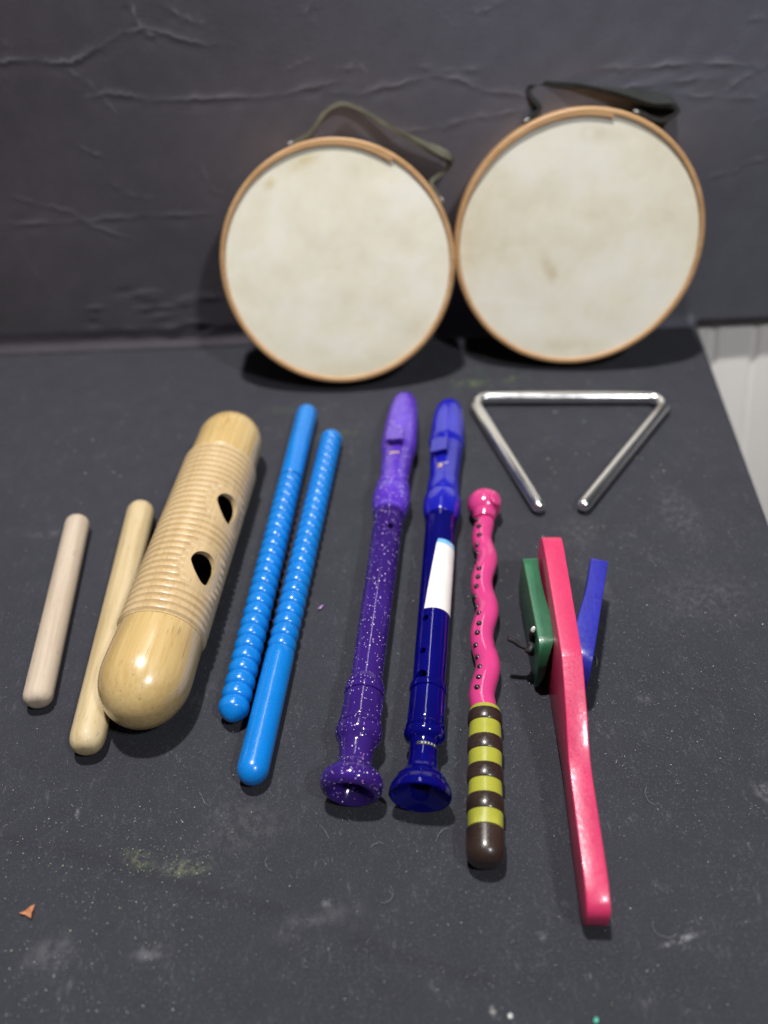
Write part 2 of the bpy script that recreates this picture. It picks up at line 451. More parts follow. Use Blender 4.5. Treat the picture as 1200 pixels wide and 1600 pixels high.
# backdrop: a hanging dark cloth with hard creases
def on_wall(px, py):
    d = fw * 1200 + rt2 * (px - 600) - up2 * (py - 800)
    t = (0.605 - 0.0) / (d.y + 0.0213 * d.x)
    q = Vector((0, 0, CAM_H)) + d * t
    return q.x, q.z
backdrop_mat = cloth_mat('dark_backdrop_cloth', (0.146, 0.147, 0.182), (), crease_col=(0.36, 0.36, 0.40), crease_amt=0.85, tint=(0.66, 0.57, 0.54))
def build_backdrop():
    nx, nz = 960, 330
    X, Z = np.meshgrid(np.linspace(-0.58, 0.58, nx), np.linspace(0.0, 0.31, nz))
    D = np.zeros_like(X)
    for k in range(26):
        th = rng.uniform(-0.5, 0.5) + PI / 2; kk = rng.uniform(8, 46); ph = rng.uniform(0, 6)
        D += 0.0075 / kk * np.sin(kk * (X * math.cos(th) + Z * math.sin(th)) + ph) * 0.9
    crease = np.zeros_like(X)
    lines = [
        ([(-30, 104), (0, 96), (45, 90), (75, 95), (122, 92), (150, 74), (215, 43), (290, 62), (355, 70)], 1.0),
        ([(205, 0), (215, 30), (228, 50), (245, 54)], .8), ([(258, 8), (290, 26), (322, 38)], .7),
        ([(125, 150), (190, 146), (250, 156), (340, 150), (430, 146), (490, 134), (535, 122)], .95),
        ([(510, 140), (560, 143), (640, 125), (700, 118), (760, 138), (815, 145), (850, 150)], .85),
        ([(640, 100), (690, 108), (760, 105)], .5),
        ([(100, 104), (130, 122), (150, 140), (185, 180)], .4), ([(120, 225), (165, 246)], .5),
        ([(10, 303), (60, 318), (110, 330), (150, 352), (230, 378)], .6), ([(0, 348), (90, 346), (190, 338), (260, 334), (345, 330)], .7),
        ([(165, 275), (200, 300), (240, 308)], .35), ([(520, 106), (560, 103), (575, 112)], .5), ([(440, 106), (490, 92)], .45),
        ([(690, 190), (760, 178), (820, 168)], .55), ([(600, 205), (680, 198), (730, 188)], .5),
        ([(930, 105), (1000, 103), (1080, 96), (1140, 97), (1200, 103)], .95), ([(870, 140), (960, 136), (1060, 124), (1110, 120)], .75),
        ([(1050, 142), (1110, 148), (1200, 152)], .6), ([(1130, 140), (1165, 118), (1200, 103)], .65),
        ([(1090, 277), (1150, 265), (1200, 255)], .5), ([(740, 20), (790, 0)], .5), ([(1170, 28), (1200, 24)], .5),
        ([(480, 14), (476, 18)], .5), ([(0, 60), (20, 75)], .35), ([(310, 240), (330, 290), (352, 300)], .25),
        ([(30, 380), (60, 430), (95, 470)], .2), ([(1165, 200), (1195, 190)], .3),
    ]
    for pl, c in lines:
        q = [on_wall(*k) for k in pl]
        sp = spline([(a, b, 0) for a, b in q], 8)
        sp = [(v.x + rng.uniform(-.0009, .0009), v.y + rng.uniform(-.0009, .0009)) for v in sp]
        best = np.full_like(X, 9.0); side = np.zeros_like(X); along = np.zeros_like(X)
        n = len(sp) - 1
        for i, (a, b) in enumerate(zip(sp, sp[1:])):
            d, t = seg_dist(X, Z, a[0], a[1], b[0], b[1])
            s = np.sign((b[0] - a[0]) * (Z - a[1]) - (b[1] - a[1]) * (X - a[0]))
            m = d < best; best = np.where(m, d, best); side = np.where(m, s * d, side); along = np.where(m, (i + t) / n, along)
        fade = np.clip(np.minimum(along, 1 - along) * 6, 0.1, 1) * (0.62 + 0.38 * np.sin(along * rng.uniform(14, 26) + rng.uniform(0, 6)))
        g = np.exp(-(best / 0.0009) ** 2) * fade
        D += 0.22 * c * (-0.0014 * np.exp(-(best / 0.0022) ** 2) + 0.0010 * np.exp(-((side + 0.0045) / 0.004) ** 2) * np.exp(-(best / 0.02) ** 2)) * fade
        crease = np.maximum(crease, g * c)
    # small puckers low on the left
    for k in range(34):
        px, py = rng.uniform(140, 330), rng.uniform(455, 545)
        a, b = on_wall(px, py)
        D += -0.0005 * np.exp(-((X - a) / rng.uniform(.004, .011)) ** 2 - ((Z - b) / rng.uniform(.002, .004)) ** 2) * rng.choice((-1, 1, 1))
    Y = wall_y(X) + D * np.clip(Z / 0.02, 0.1, 1) - 0.0005
    Y = Y + np.where(X < 0.28, -0.004 * np.exp(-(Z / 0.006) ** 2), 0)     # foot of the cloth pulls forward onto the table
    Zc = Z + np.where(X > 0.284, 0.005, 0.0)
    verts = np.stack([X, Y, Zc], -1).reshape(-1, 3).tolist()
    faces = [(j * nx + i, j * nx + i + 1, (j + 1) * nx + i + 1, (j + 1) * nx + i) for j in range(nz - 1) for i in range(nx - 1)]
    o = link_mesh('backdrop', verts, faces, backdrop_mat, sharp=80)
    # generated weave on the cloth works in its own upright plane
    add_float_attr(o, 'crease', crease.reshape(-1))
    return tag(o, 'creased dark grey cloth backdrop hanging behind the two drums', 'backdrop', kind='structure')
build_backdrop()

# white panelled wall below and beyond the table
def build_panel():
    m, nt, b = new_mat('white_painted_panel')
    v = coords(nt); n = noise(nt, v, 12, 4)
    lk(nt, ramp(nt, n, [(0.3, (0.86, 0.83, 0.795)), (0.7, (0.91, 0.88, 0.845))]), b.inputs['Base Color'])
    b.inputs['Roughness'].default_value = 0.5
    xs, prof = [], []
    pitch = 0.037
    x = -0.9
    pts = []
    while x < 0.9:
        pts += [(x, 0), (x + pitch - .0085, 0), (x + pitch - .0065, .0022), (x + pitch - .0035, .0022), (x + pitch - .002, .0008), (x + pitch - .001, .0008)]
        x += pitch
    verts, faces = [], []
    for (px, d) in pts:
        for z in (-0.75, 0.03): verts.append((px, d, z))
    for i in range(len(pts) - 1): faces.append((2 * i, 2 * i + 2, 2 * i + 3, 2 * i + 1))
    o = link_mesh('wall', verts, faces, m, sharp=20)
    o.location = (0.36, 0.6105, 0.0); o.rotation_euler = (R(-14), R(-5.5), R(-1.2))
    return tag(o, 'off-white grooved panel wall seen past the table edge at right', 'wall', kind='structure')
build_panel()

# ------------------------------------------------------------------ wooden sticks
def stick_root(name, label, cat, A, B, group=None):
    return thing(name, label, cat, (B[0], B[1], 0), heading(A, B), group)

def dome_end(L, r, e):   # rounded stick ends with a small flat, e = rounding length
    pr = [(0.0, r * .30), (e * .04, r * .50), (e * .16, r * .70), (e * .36, r * .86), (e * .65, r * .965), (e, r)]
    k = 24
    mid = [(e + (L - 2 * e) * i / k, r) for i in range(1, k)]
    return [(0.0, 0.0006)] + pr + mid + [(L - x, rr) for x, rr in reversed(pr)] + [(L, 0.0006)]

cl_mat = wood('pale_pink_wood', (0.42, 0.33, 0.24), (0.53, 0.44, 0.345), (0.61, 0.525, 0.425), 0.6, 0.0, 0.35, 120, 1)
ck_mat = wood('pale_yellow_wood', (0.42, 0.31, 0.15), (0.56, 0.445, 0.255), (0.64, 0.535, 0.35), 0.55, 0.05, 0.35, 95, 4)
A, B = (-.2033, .3780), (-.1890, .2343); r_ = .0077
o = stick_root('wooden_stick', 'short pale pinkish wooden stick lying alone at the far left', 'stick', A, B, 'plain wooden sticks')
L = math.dist(A, B); link_mesh('dowel', *lathe(dome_end(L, r_, .006), 48, r_), cl_mat, o)
A, B = (-.1623, .3872), (-.1556, .2043); r_ = .0088
o = stick_root('wooden_stick', 'longer yellowish wooden stick tucked against the left side of the ridged guiro', 'stick', A, B, 'plain wooden sticks')
L = math.dist(A, B); link_mesh('dowel', *lathe(dome_end(L, r_, .009), 48, r_), ck_mat, o)

# ------------------------------------------------------------------ guiro
gw = wood('guiro_wood', (0.44, 0.305, 0.145), (0.58, 0.43, 0.235), (0.66, 0.515, 0.31), 0.42, 0.2, 0.5, 45, 9)
gcap = wood('guiro_cap_wood', (0.44, 0.285, 0.105), (0.56, 0.395, 0.165), (0.65, 0.485, 0.235), 0.26, 0.6, 0.6, 40, 12)
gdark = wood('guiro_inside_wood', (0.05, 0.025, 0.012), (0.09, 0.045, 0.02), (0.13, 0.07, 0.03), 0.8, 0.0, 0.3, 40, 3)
A, B = (-.1028, .4526), (-.1294, .2115); RG = .0243
guiro = stick_root('guiro', 'tubular wooden guiro with ridged middle, two holes and domed ends', 'guiro', A, B)
L = math.dist(A, B)
g0, g1 = .0508, .1915
nr = 29; pr = []
steps = nr * 8
for i in range(steps + 1):
    x = g0 + (g1 - g0) * i / steps
    ph = abs(math.cos(PI * nr * (x - g0) / (g1 - g0)))
    pr.append((x, RG - .0016 * ph ** 6))
outer = [(g0 - .0012, RG - .0042), (g0 - .001, RG - .0012)] + pr + [(g1 + .001, RG - .0012), (g1 + .0012, RG - .0042)]
bore = RG - .0043
closed = outer + [(g1 + .0012, bore), (g0 - .0012, bore)]
gv, gf = lathe(closed, 168, RG, closed=True)
hole_at = ((.1405, 55), (.0892, 48))
for i, (x, y, z) in enumerate(gv):          # ridges are sanded away round the two holes
    rr = math.hypot(y, z - RG)
    if rr < RG - .0022 or not g0 < x < g1: continue
    aa = math.degrees(math.atan2(-y, z - RG)); k = 0.0
    for hs, ha in hole_at:
        d = math.hypot((x - hs + .001) / .0170, R(aa - ha - 4) * RG / .0150)
        k = max(k, min(1, max(0, (1.18 - d) / .3)))
    rn = rr + (RG - .0009 - rr) * k
    gv[i] = (x, y * rn / rr, RG + (z - RG) * rn / rr)
body = link_mesh('ridged_tube', gv, gf, gw, guiro)
cut = []
for s, ang in hole_at:
    a = R(ang)
    nd = (0, -math.sin(a), math.cos(a)); yd = (0, -math.cos(a), -math.sin(a))    # yd: round the tube towards the viewer's right
    poly = []
    for k in range(40):
        t = 2 * PI * k / 40
        q = math.cos(t); w = math.sin(t)
        # tear shape: blunt at the far end, pointed towards the near right
        xx = .0096 * q if q > 0 else .0118 * -abs(q) ** 1.2
        yy = .0082 * w * (1 - .22 * max(0, -q)) * (1 + .12 * max(0, q))
        yy += .0030 * max(0, -q) ** 1.5
        poly.append((xx, yy))
    P0 = (s, 0, RG)
    cut.append(prism(poly, P0, (1, 0, 0), yd, nd, .008, .040, gw))
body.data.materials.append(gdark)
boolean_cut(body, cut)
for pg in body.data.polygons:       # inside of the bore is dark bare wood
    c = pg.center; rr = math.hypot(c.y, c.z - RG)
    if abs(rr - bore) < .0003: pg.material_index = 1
rc = RG - .0012
def dome(x0, x1, rr, n=18):
    out = []
    for i in range(n + 1):
        t = i / n * PI / 2
        out.append((x1 + (x0 - x1) * math.cos(t) ** 1.0 if False else x0 + (x1 - x0) * math.sin(t), max(.0004, rr * math.cos(t) ** .92)))
    return out
# near cap: short straight shoulder then a full dome
near = [(g0 + .004, .001), (g0 + .004, rc - .006), (g0 - .0005, rc - .0005), (g0 - .002, rc)] + [(.030, rc + .0004)] + dome(.0255, -.0022, rc + .0004)
link_mesh('end_cap', *lathe(near, 96, RG), gcap, guiro)
far = [(g1 - .004, .001), (g1 - .004, rc - .006), (g1 + .0005, rc - .0009), (g1 + .002, rc - .0006), (.2120, rc - .0010)] + dome(.2180, L + .0005, rc - .0008)
link_mesh('end_cap', *lathe(far, 96, RG), gcap, guiro)

# ------------------------------------------------------------------ blue ribbed rhythm sticks
blue = plastic('blue_plastic', (0.003, 0.185, 0.60), 0.26, 0.35, 0.06, 0.02, sss=0.08)
def ribbed(x0, x1, r, n, dep):
    out = []
    for k in range(n):
        for i in range(10):
            t = i / 10
            out.append((x0 + (x1 - x0) * (k + t) / n, r - dep * (1 - math.sqrt(max(0.0, 1 - (2 * t - 1) ** 2 * .96)))))
    return out
# left: plain handle at the far end
A, B = (-.0543, .4902), (-.0842, .2178); rs = .0081
o = stick_root('rhythm_stick', 'blue rhythm stick with its smooth handle end pointing at the drums', 'rhythm stick', A, B, 'blue ribbed rhythm sticks')
L = math.dist(A, B)
pr = [(0, .0006), (.0008, .0030), (.0032, .0060)] + ribbed(.0042, .1905, rs, 24, .0019) + [(.1905, rs - .0011), (.1909, .002)]
link_mesh('ribbed_shaft', *lathe(pr, 56, rs), blue, o)
hp = [(.1909, .001), (.1909, rs - .0006), (.1918, rs - .0002)] + [(.192 + (L - .200) * i / 12, rs - .0002) for i in range(13)] + [(L - .008 + .0085 * math.sin(t * PI / 24), max(.0004, (rs - .0002) * math.cos(t * PI / 24))) for t in range(1, 13)]
link_mesh('handle', *lathe(hp, 56, rs), blue, o)
# right: plain handle at the near end
A, B = (-.0349, .4568), (-.0713, .1828)
o = stick_root('rhythm_stick', 'blue rhythm stick with its smooth rounded handle end toward the camera', 'rhythm stick', A, B, 'blue ribbed rhythm sticks')
L = math.dist(A, B); rs = .0079
hp = [((.0085 - .0085 * math.cos(t * PI / 24)), max(.0004, rs * math.sin(t * PI / 24))) for t in range(0, 13)] + [(.0085 + (.0770 - .0085) * i / 14, rs) for i in range(1, 15)] + [(.0779, rs - .0005), (.0780, .002)]
link_mesh('handle', *lathe(hp, 56, rs), blue, o)
pr = [(.0781, .002), (.0781, rs - .0011)] + ribbed(.0781, L - .0035, rs, 25, .0018) + [(L - .0035, rs - .0013), (L - .001, rs - .003), (L, .0006)]
link_mesh('ribbed_shaft', *lathe(pr, 56, rs), blue, o)

# ------------------------------------------------------------------ recorders
purple_m = tinted('purple_glitter_plastic', (0.115, 0.042, 0.50), True, 0.72, 0.10)
purple_head = tinted('purple_translucent_plastic', (0.100, 0.036, 0.48), True, 0.10, 0.19)
blue_m = tinted('deep_blue_plastic', (0.006, 0.006, 0.40), False, 0.72, 0.09)
blue_head = tinted('blue_translucent_plastic', (0.012, 0.014, 0.40), False, 0.10, 0.17)
gold = plastic('gold_print', (0.62, 0.42, 0.13), 0.35, 0.2, 0.35)
paper = plastic('sticker_paper', (0.72, 0.71, 0.68), 0.65, 0.0, 0.05, 0.12)
skyblue = plastic('sticker_strip', (0.16, 0.46, 0.78), 0.55, 0.0, 0.18)
greyprint = plastic('grey_print', (0.06, 0.065, 0.07), 0.5, 0.0, 0.9)
silver = plastic('silver_print', (0.55, 0.55, 0.52), 0.4, 0.0, 0.2)

def smooth_prof(pr, per=4):
    out = []
    for (x0, r0), (x1, r1) in zip(pr, pr[1:]):
        n = max(1, min(per, int(abs(x1 - x0) / .0012)))
        for k in range(n): out.append((x0 + (x1 - x0) * k / n, r0 + (r1 - r0) * k / n))
    return out + [pr[-1]]

def recorder(root, A, B, foot, mid, head, mats, bell_r, head_r, holes, window, cup=()):
    L = math.dist(A, B)
    tilt = lambda x: bell_r + (head_r - bell_r) * max(0.0, min(1.0, (x - .003) / (L * .86)))
    def shell(name, pr, bore, m, n=72):
        x0, x1 = pr[0][0], pr[-1][0]
        inner = [(x1, bore(x1)), (x0, bore(x0))] if name != 'foot_joint' else [(x1, bore(x1)), (.022, bore(.022)), (.012, .0062)] + cup
        return link_mesh(name, *lathe(pr + inner, n, closed=True, tilt=tilt), m, root, sharp=32)
    bore = lambda x: .0047 + .004 * .35 * x / .3
    f = shell('foot_joint', foot, bore, mats[0])
    b = shell('middle_joint', mid, bore, mats[1])
    hpr = head + [(head[-1][0] + .0002, .0008)]
    # head joint: closed turned body with a flattened underside for the beak
    v, fc = lathe([(head[0][0] - .0001, .0005)] + hpr, 72, tilt=tilt)
    hb = head[-1][0]
    vv = []
    for (x, y, z) in v:
        k = max(0.0, (x - (hb - .048)) / .048)
        low = tilt(x) - .011 + .013 * k ** 1.3
        vv.append((x, y, max(z, low) if z < tilt(x) else z))
    h = link_mesh('head_joint', vv, fc, mats[2], root, sharp=32)
    cuts = []
    for (s, ang, rad) in holes:
        a = R(ang); nd = (0, -math.sin(a), math.cos(a)); yd = (0, -math.cos(a), -math.sin(a))
        cuts.append(prism([(rad * math.cos(t * PI / 12), rad * math.sin(t * PI / 12)) for t in range(24)], (s, 0, tilt(s)), (1, 0, 0), yd, nd, .003, .03, mats[1]))
    if cuts: boolean_cut(b, cuts)
    s, ang = window
    a = R(ang); nd = Vector((0, -math.sin(a), math.cos(a))); yd = Vector((0, -math.cos(a), -math.sin(a)))
    r0 = interp(head, s)
    wv = []
    for yy in (-.0056, .0056):
        for (x, dn) in ((s + .0045, r0 + .004), (s + .0045, r0 - .0052), (s + .001, r0 - .0045), (s - .009, r0 + .0012), (s - .009, r0 + .004)):
            wv.append(Vector((x, 0, tilt(x))) + nd * dn + yd * yy)
    wf = [(0, 1, 2, 3, 4), (9, 8, 7, 6, 5)] + [(i, (i + 1) % 5, 5 + (i + 1) % 5, 5 + i) for i in range(5)]
    boolean_cut(h, [link_mesh('cutter', wv, wf, mats[2], smooth=False)])
    return tilt, f, b, h

# purple glitter recorder
A, B = (.0206, .4880), (-.0224, .1712)
rp = stick_root('recorder', 'purple translucent recorder full of silver glitter', 'recorder', A, B)
foot = smooth_prof([(0, .0112), (.0005, .0126), (.0014, .0138), (.0032, .0147), (.0060, .0150), (.0085, .0142), (.0108, .0120), (.0128, .0098), (.0155, .0084), (.0200, .0082), (.0255, .0090), (.0268, .0098),
        (.0282, .0108), (.0298, .0115), (.0318, .0117), (.0338, .0115), (.0346, .0108), (.0350, .0104), (.0356, .0109), (.0368, .0110), (.0376, .0107), (.0380, .0101), (.0390, .0103), (.0525, .0101), (.0528, .0095), (.0536, .0095), (.0540, .0104), (.0556, .0106), (.0572, .0104), (.0577, .0098), (.0582, .0102), (.0605, .0098), (.0630, .0088)])
mid = smooth_prof([(.0631, .0084), (.12, .0089), (.1790, .0095), (.1880, .0097), (.1895, .0100)])
head = [(.1896, .0098), (.1905, .0108), (.1922, .0110), (.1930, .0106), (.1945, .0108), (.1965, .0116), (.1990, .0121), (.2060, .0123), (.2105, .0121), (.2130, .0115), (.2138, .0109), (.2150, .0112), (.2175, .0113), (.2195, .0106),
        (.2205, .0098), (.2290, .0098), (.2330, .0101), (.2440, .0106), (.2520, .0113), (.2560, .0121), (.2580, .0125), (.2680, .0127), (.2720, .0124), (.2850, .0120), (.2980, .0113), (.3080, .0104), (.3150, .0094), (.3195, .0080), (.3215, .0062), (.3222, .0035)]
tp, f_, b_, h_ = recorder(rp, A, B, foot, mid, head, (purple_m, purple_m, purple_head), .0150, .0126, [(.1714, 20, .0024)], (.2590, -6), [(.0085, .0070), (.0050, .0084), (.0022, .0098), (.0004, .0108)])
patch('brand_print', (.2418, .2432), lambda t: (-24, 12), lambda s: interp(head, s), tp, gold, h_, 4, 14)
# deep blue recorder
A, B = (.0535, .4770), (.0096, .1680)
rb = stick_root('recorder', 'deep blue translucent recorder with a white paper sticker on its body', 'recorder', A, B)
foot = smooth_prof([(0, .0140), (.0006, .0146), (.0018, .0147), (.0036, .0144), (.0066, .0130), (.0086, .0114), (.0092, .0116), (.0102, .0108), (.0120, .0088), (.0150, .0075), (.0200, .0068), (.0260, .0068), (.0280, .0073),
        (.0290, .0085), (.0302, .0098), (.0318, .0103), (.0336, .0102), (.0344, .0096), (.0348, .0092), (.0354, .0097), (.0364, .0098), (.0372, .0094), (.0376, .0089), (.0388, .0093), (.0556, .0092), (.0560, .0086), (.0568, .0087), (.0572, .0095), (.0590, .0097), (.0604, .0095), (.0612, .0088)])
mid = smooth_prof([(.0613, .0085), (.0800, .0088), (.1750, .0096), (.1850, .0098), (.1868, .0102)])
head = [(.1869, .0100), (.1876, .0106), (.1900, .0110), (.1930, .0118), (.1970, .0122), (.2030, .0122), (.2060, .0118), (.2080, .0110), (.2090, .0104), (.2105, .0107), (.2210, .0107), (.2222, .0102),
        (.2230, .0099), (.2440, .0106), (.2580, .0113), (.2625, .0117), (.2640, .0124), (.2680, .0126), (.2705, .0122), (.2800, .0120), (.2930, .0115), (.3020, .0106), (.3080, .0094), (.3115, .0078), (.3130, .0060), (.3136, .0035)]
tp, f_, b_, h_ = recorder(rb, A, B, foot, mid, head, (blue_m, blue_m, blue_head), .0147, .0125, [(.0999, -27, .0019), (.0778, -28, .0019), (.0625, -28, .0032)], (.2500, -18), [(.0068, .0052), (.0046, .0070), (.0030, .0098), (.0016, .0122), (.0003, .0139)])
rm = lambda s: interp(mid, s)
stk = patch('paper_sticker', (.1065, .1572), lambda t: (-34 + 28 * t, 88 - 2 * t), rm, tp, paper, b_, 40, 24, .0003)
patch('sticker_strip', (.1573, .1605), lambda t: (-6 + 5 * t, 86 - 14 * t), rm, tp, skyblue, b_, 8, 24, .0003)
for i, s in enumerate((.1582, .1590, .1586)):
    patch('strip_lettering', (s, s + .0009), lambda t, i=i: (44 + 9 * i, 50 + 9 * i), rm, tp, paper, b_, 3, 4, .0005)
patch('printed_band', (.0236, .0254), lambda t: (-30 + 4 * t, 62), lambda s: interp(foot, s), tp, greyprint, f_, 4, 24)
for i in range(5):
    patch('band_lettering', (.0240, .0250), lambda t, i=i: (-8 + 13 * i, -3 + 13 * i), lambda s: interp(foot, s), tp, silver, f_, 3, 5, .0004)
# gold crest: a comma-shaped curl and a short line of lettering
cv, cf = [], []
ncv = 26
for i in range(ncv):
    t = i / (ncv - 1); th = -0.6 + 4.6 * t; rad = .0019 * (1 - .45 * t); w = .00062 * (0.35 + math.sin(PI * t))
    for k in (-1, 1):
        ss = .2300 + (rad + k * w) * math.cos(th); aa = -21 + math.degrees((rad + k * w) * math.sin(th) / .0105)
        rr = interp(head, ss) + .0003
        cv.append((ss, -rr * math.sin(R(aa)), tp(ss) + rr * math.cos(R(aa))))
for i in range(ncv - 1): cf.append((2 * i, 2 * i + 1, 2 * i + 3, 2 * i + 2))
link_mesh('crest_print', cv, cf, gold, h_)
for i in range(3):
    patch('brand_print', (.2312 + .0004 * i, .2325 + .0004 * i), lambda t, i=i: (-4 + 6 * i, 0 + 6 * i), lambda s: interp(head, s), tp, silver, h_, 3, 4)

# ------------------------------------------------------------------ pink shaker stick
pink = plastic('glossy_pink_plastic', (0.58, 0.048, 0.205), 0.16, 0.5, 0.06, 0.03)
brown = plastic('dark_brown_rubber', (0.030, 0.018, 0.014), 0.32, 0.25, 0.3, 0.1)
olive = plastic('yellow_green_plastic', (0.36, 0.365, 0.042), 0.33, 0.2, 0.08)
stud_m = plastic('gunmetal_stud', (0.07, 0.06, 0.065), 0.18, 0.3, 0.2); stud_m.node_tree.nodes['Principled BSDF'].inputs['Metallic'].default_value = 0.7
A, B = (.0678, .3845), (.0362, .1385)
wand = stick_root('rattle_stick', 'wavy hot pink stick with dark studs and a striped brown and yellow handle', 'rattle stick', A, B)
L = math.dist(A, B)
zc = lambda x: .0088 + .0006 * x / .25
wob = lambda x: .0017 * math.sin(2 * PI * (x - .0955) / .0395) * min(1, max(0, (.222 - x) / .02)) * min(1, max(0, (x - .073) / .013))
wobz = lambda x: .0009 * math.cos(2 * PI * (x - .0955) / .0395) * min(1, max(0, (.222 - x) / .02))
pts, rad = [], []
for i in range(100):
    x = .074 + (.226 - .074) * i / 99
    pts.append((x, -wob(x), zc(x) + wobz(x) - .0004)); rad.append(.0068 - .0007 * i / 99)
shaft = link_mesh('wavy_shaft', *tube(pts, rad, 40), pink, wand)
# ball head with a hood round the shaft and a curled flap on its right
v, f = [], []
pr = [(.2165, .0061), (.2178, .0066), (.2192, .0074)] + [(.2305 - .0112 * math.cos(t * PI / 22), max(.0005, .0110 * math.sin(t * PI / 22))) for t in range(5, 23)]
hd = link_mesh('ball_head', *lathe(pr, 56, .0112), pink, wand)
fv, ff = [], []
for i in range(17):
    t = -PI / 2 + PI * i / 16
    for j in range(32):
        a = 2 * PI * j / 32
        q = Vector((.0064 * math.cos(t) * math.cos(a), .0052 * math.cos(t) * math.sin(a), .0022 * math.sin(t)))
        fv.append(q)
flap_rot = Matrix.Rotation(R(44), 3, 'X'); ctr = Vector((.2292, -.0066, .0186))
fv = [flap_rot @ q + ctr for q in fv]
ff = ring_faces(fv, [32 * i for i in range(17)], 32)
link_mesh('curled_flap', fv, ff, pink, hd)
studs = [(.2135, -.0042), (.2064, -.0030), (.1996, -.0026), (.1929, -.0038), (.1869, -.0045), (.1784, -.0045), (.1703, -.0028), (.1642, -.0033), (.1582, -.0041), (.1524, -.0048), (.1439, -.0037), (.1366, -.0028), (.1289, -.0027),
         (.1232, -.0036), (.1162, -.0043), (.1088, -.0033), (.1007, -.0022), (.0935, -.0027), (.0876, -.0036)]
sv, sf = lathe([(0, .0016), (.0007, .00155), (.0013, .0011), (.0017, .0003)], 16)
for (s, side) in studs:
    cy = -wob(s); yy = -side + .0006
    r0 = .0064
    dy = max(-r0 * .93, min(r0 * .93, yy - cy)); dz = math.sqrt(r0 * r0 - dy * dy)
    q = Vector((s, cy + dy, zc(s) + wobz(s) - .0004 + dz)); nd = Vector((0, dy, dz)).normalized()
    rot = Vector((1, 0, 0)).rotation_difference(nd).to_matrix()
    link_mesh('stud', [rot @ Vector(k) + q - nd * .0003 for k in sv], sf, stud_m, wand)
# handle
hz = .0089
core = [(.0160, .001), (.0160, .0080)] + [(.016 + (.0772 - .016) * i / 12, .0080 + .0002 * math.sin(i)) for i in range(13)] + [(.0780, .0074), (.0784, .0055)]
grip = link_mesh('grip', *lathe(core, 56, hz), olive, wand)
bands = [(.0690, .0755), (.0530, .0606), (.0380, .0454), (.0228, .0306)]
for (a, b) in bands:
    link_mesh('grip_band', *lathe([(a, .0070), (a, .0083), (a + .0006, .0087), ((a + b) / 2, .0088), (b - .0006, .0087), (b, .0083), (b, .0070)], 56, hz), brown, grip)
cap = [(-.0006, .0005), (-.0005, .0035), (.0004, .0058), (.0022, .0077), (.0045, .0086), (.0075, .0088), (.0150, .0088), (.0156, .0083), (.0156, .0070)]
link_mesh('grip_end', *lathe(cap, 56, hz), brown, wand)

# ------------------------------------------------------------------ triangle
def chrome(name):
    m, nt, b = new_mat(name)
    b.inputs['Base Color'].default_value = (0.93, 0.93, 0.94, 1); b.inputs['Metallic'].default_value = 1
    v = coords(nt)
    lk(nt, maprange(nt, noise(nt, v, 70, 2), 0.3, 0.7, 0.19, 0.27), b.inputs['Roughness'])
    return m
rt_ = .0046
T = [(.1018, .3712), (.0745, .4862), (.0762, .4960), (.0850, .4963), (.2110, .4852), (.2205, .4838), (.2175, .4760), (.1321, .3702)]
tri = thing('triangle', 'open chrome steel triangle lying flat near the right drum', 'triangle', (.147, .44, 0))
def fillet(P, rads, n=12):
    out = [Vector((*P[0], 0))]
    for a, b, c, rr in zip(P, P[1:], P[2:], rads):
        a, b, c = (Vector((*k, 0)) for k in (a, b, c))
        u, w = (a - b).normalized(), (c - b).normalized()
        ang = u.angle(w) / 2; d = rr / math.tan(ang)
        ctr = b + (u + w).normalized() * rr / math.sin(ang)
        p0, p1 = b + u * d - ctr, b + w * d - ctr
        tot = p0.angle(p1); sg = 1 if p0.cross(p1).z > 0 else -1
        for i in range(n + 1): out.append(ctr + Matrix.Rotation(sg * tot * i / n, 3, 'Z') @ p0)
    out.append(Vector((*P[-1], 0)))
    return out
corners = [(.1021, .3705), (.0722, .4985), (.2262, .4848), (.1322, .3693)]
path = fillet(corners, (.0100, .0100), 22)
dense = []
for a, b in zip(path, path[1:]):
    k = max(1, int((b - a).length / .004))
    dense += [a + (b - a) * i / k for i in range(k)]
dense.append(path[-1])
def capped(ps, r):
    d0 = (ps[0] - ps[1]).normalized(); d1 = (ps[-1] - ps[-2]).normalized()
    pre = [ps[0] + d0 * r * math.cos(t) for t in (.15, .5, .9, 1.25)]; prr = [r * math.sin(t) for t in (.15, .5, .9, 1.25)]
    post = [ps[-1] + d1 * r * math.cos(t) for t in (1.25, .9, .5, .15)]
    return pre + ps + post, prr + [r] * len(ps) + prr[::-1]
ps, rr = capped(dense, rt_)
base = Vector((.147, .44, 0))
link_mesh('bent_rod', *tube([q - base + Vector((0, 0, rt_)) for q in ps], rr, 28), chrome('chrome_steel'), tri)

# ------------------------------------------------------------------ clapper
def loft(sections, name, mat, parent, bw=.0011):
    """sections: (origin xy along, zbot, ztop, yL, yR) quads lofted along x"""
    verts, rings = [], []
    for (x, zb, zt, yl, yr) in sections:
        rings.append(len(verts))
        verts += [(x, yl, zb), (x, yr, zb), (x, yr, zt), (x, yl, zt)]
    o = link_mesh(name, verts, ring_faces(verts, rings, 4), mat, parent, sharp=30)
    if bw: bevel(o, bw, 3)
    return o
red = plastic('red_lacquered_wood', (0.57, 0.036, 0.120), 0.36, 0.2, 0.10, 0.28)
green = plastic('green_lacquered_wood', (0.020, 0.130, 0.060), 0.38, 0.15, 0.16, 0.22)
violet = plastic('blue_lacquered_wood', (0.020, 0.022, 0.30), 0.38, 0.15, 0.14, 0.22)
cordm = plastic('black_elastic_cord', (0.022, 0.022, 0.024), 0.6, 0.0, 0.3, 0.3)
tipm = plastic('white_cord_tip', (0.8, 0.8, 0.78), 0.4)
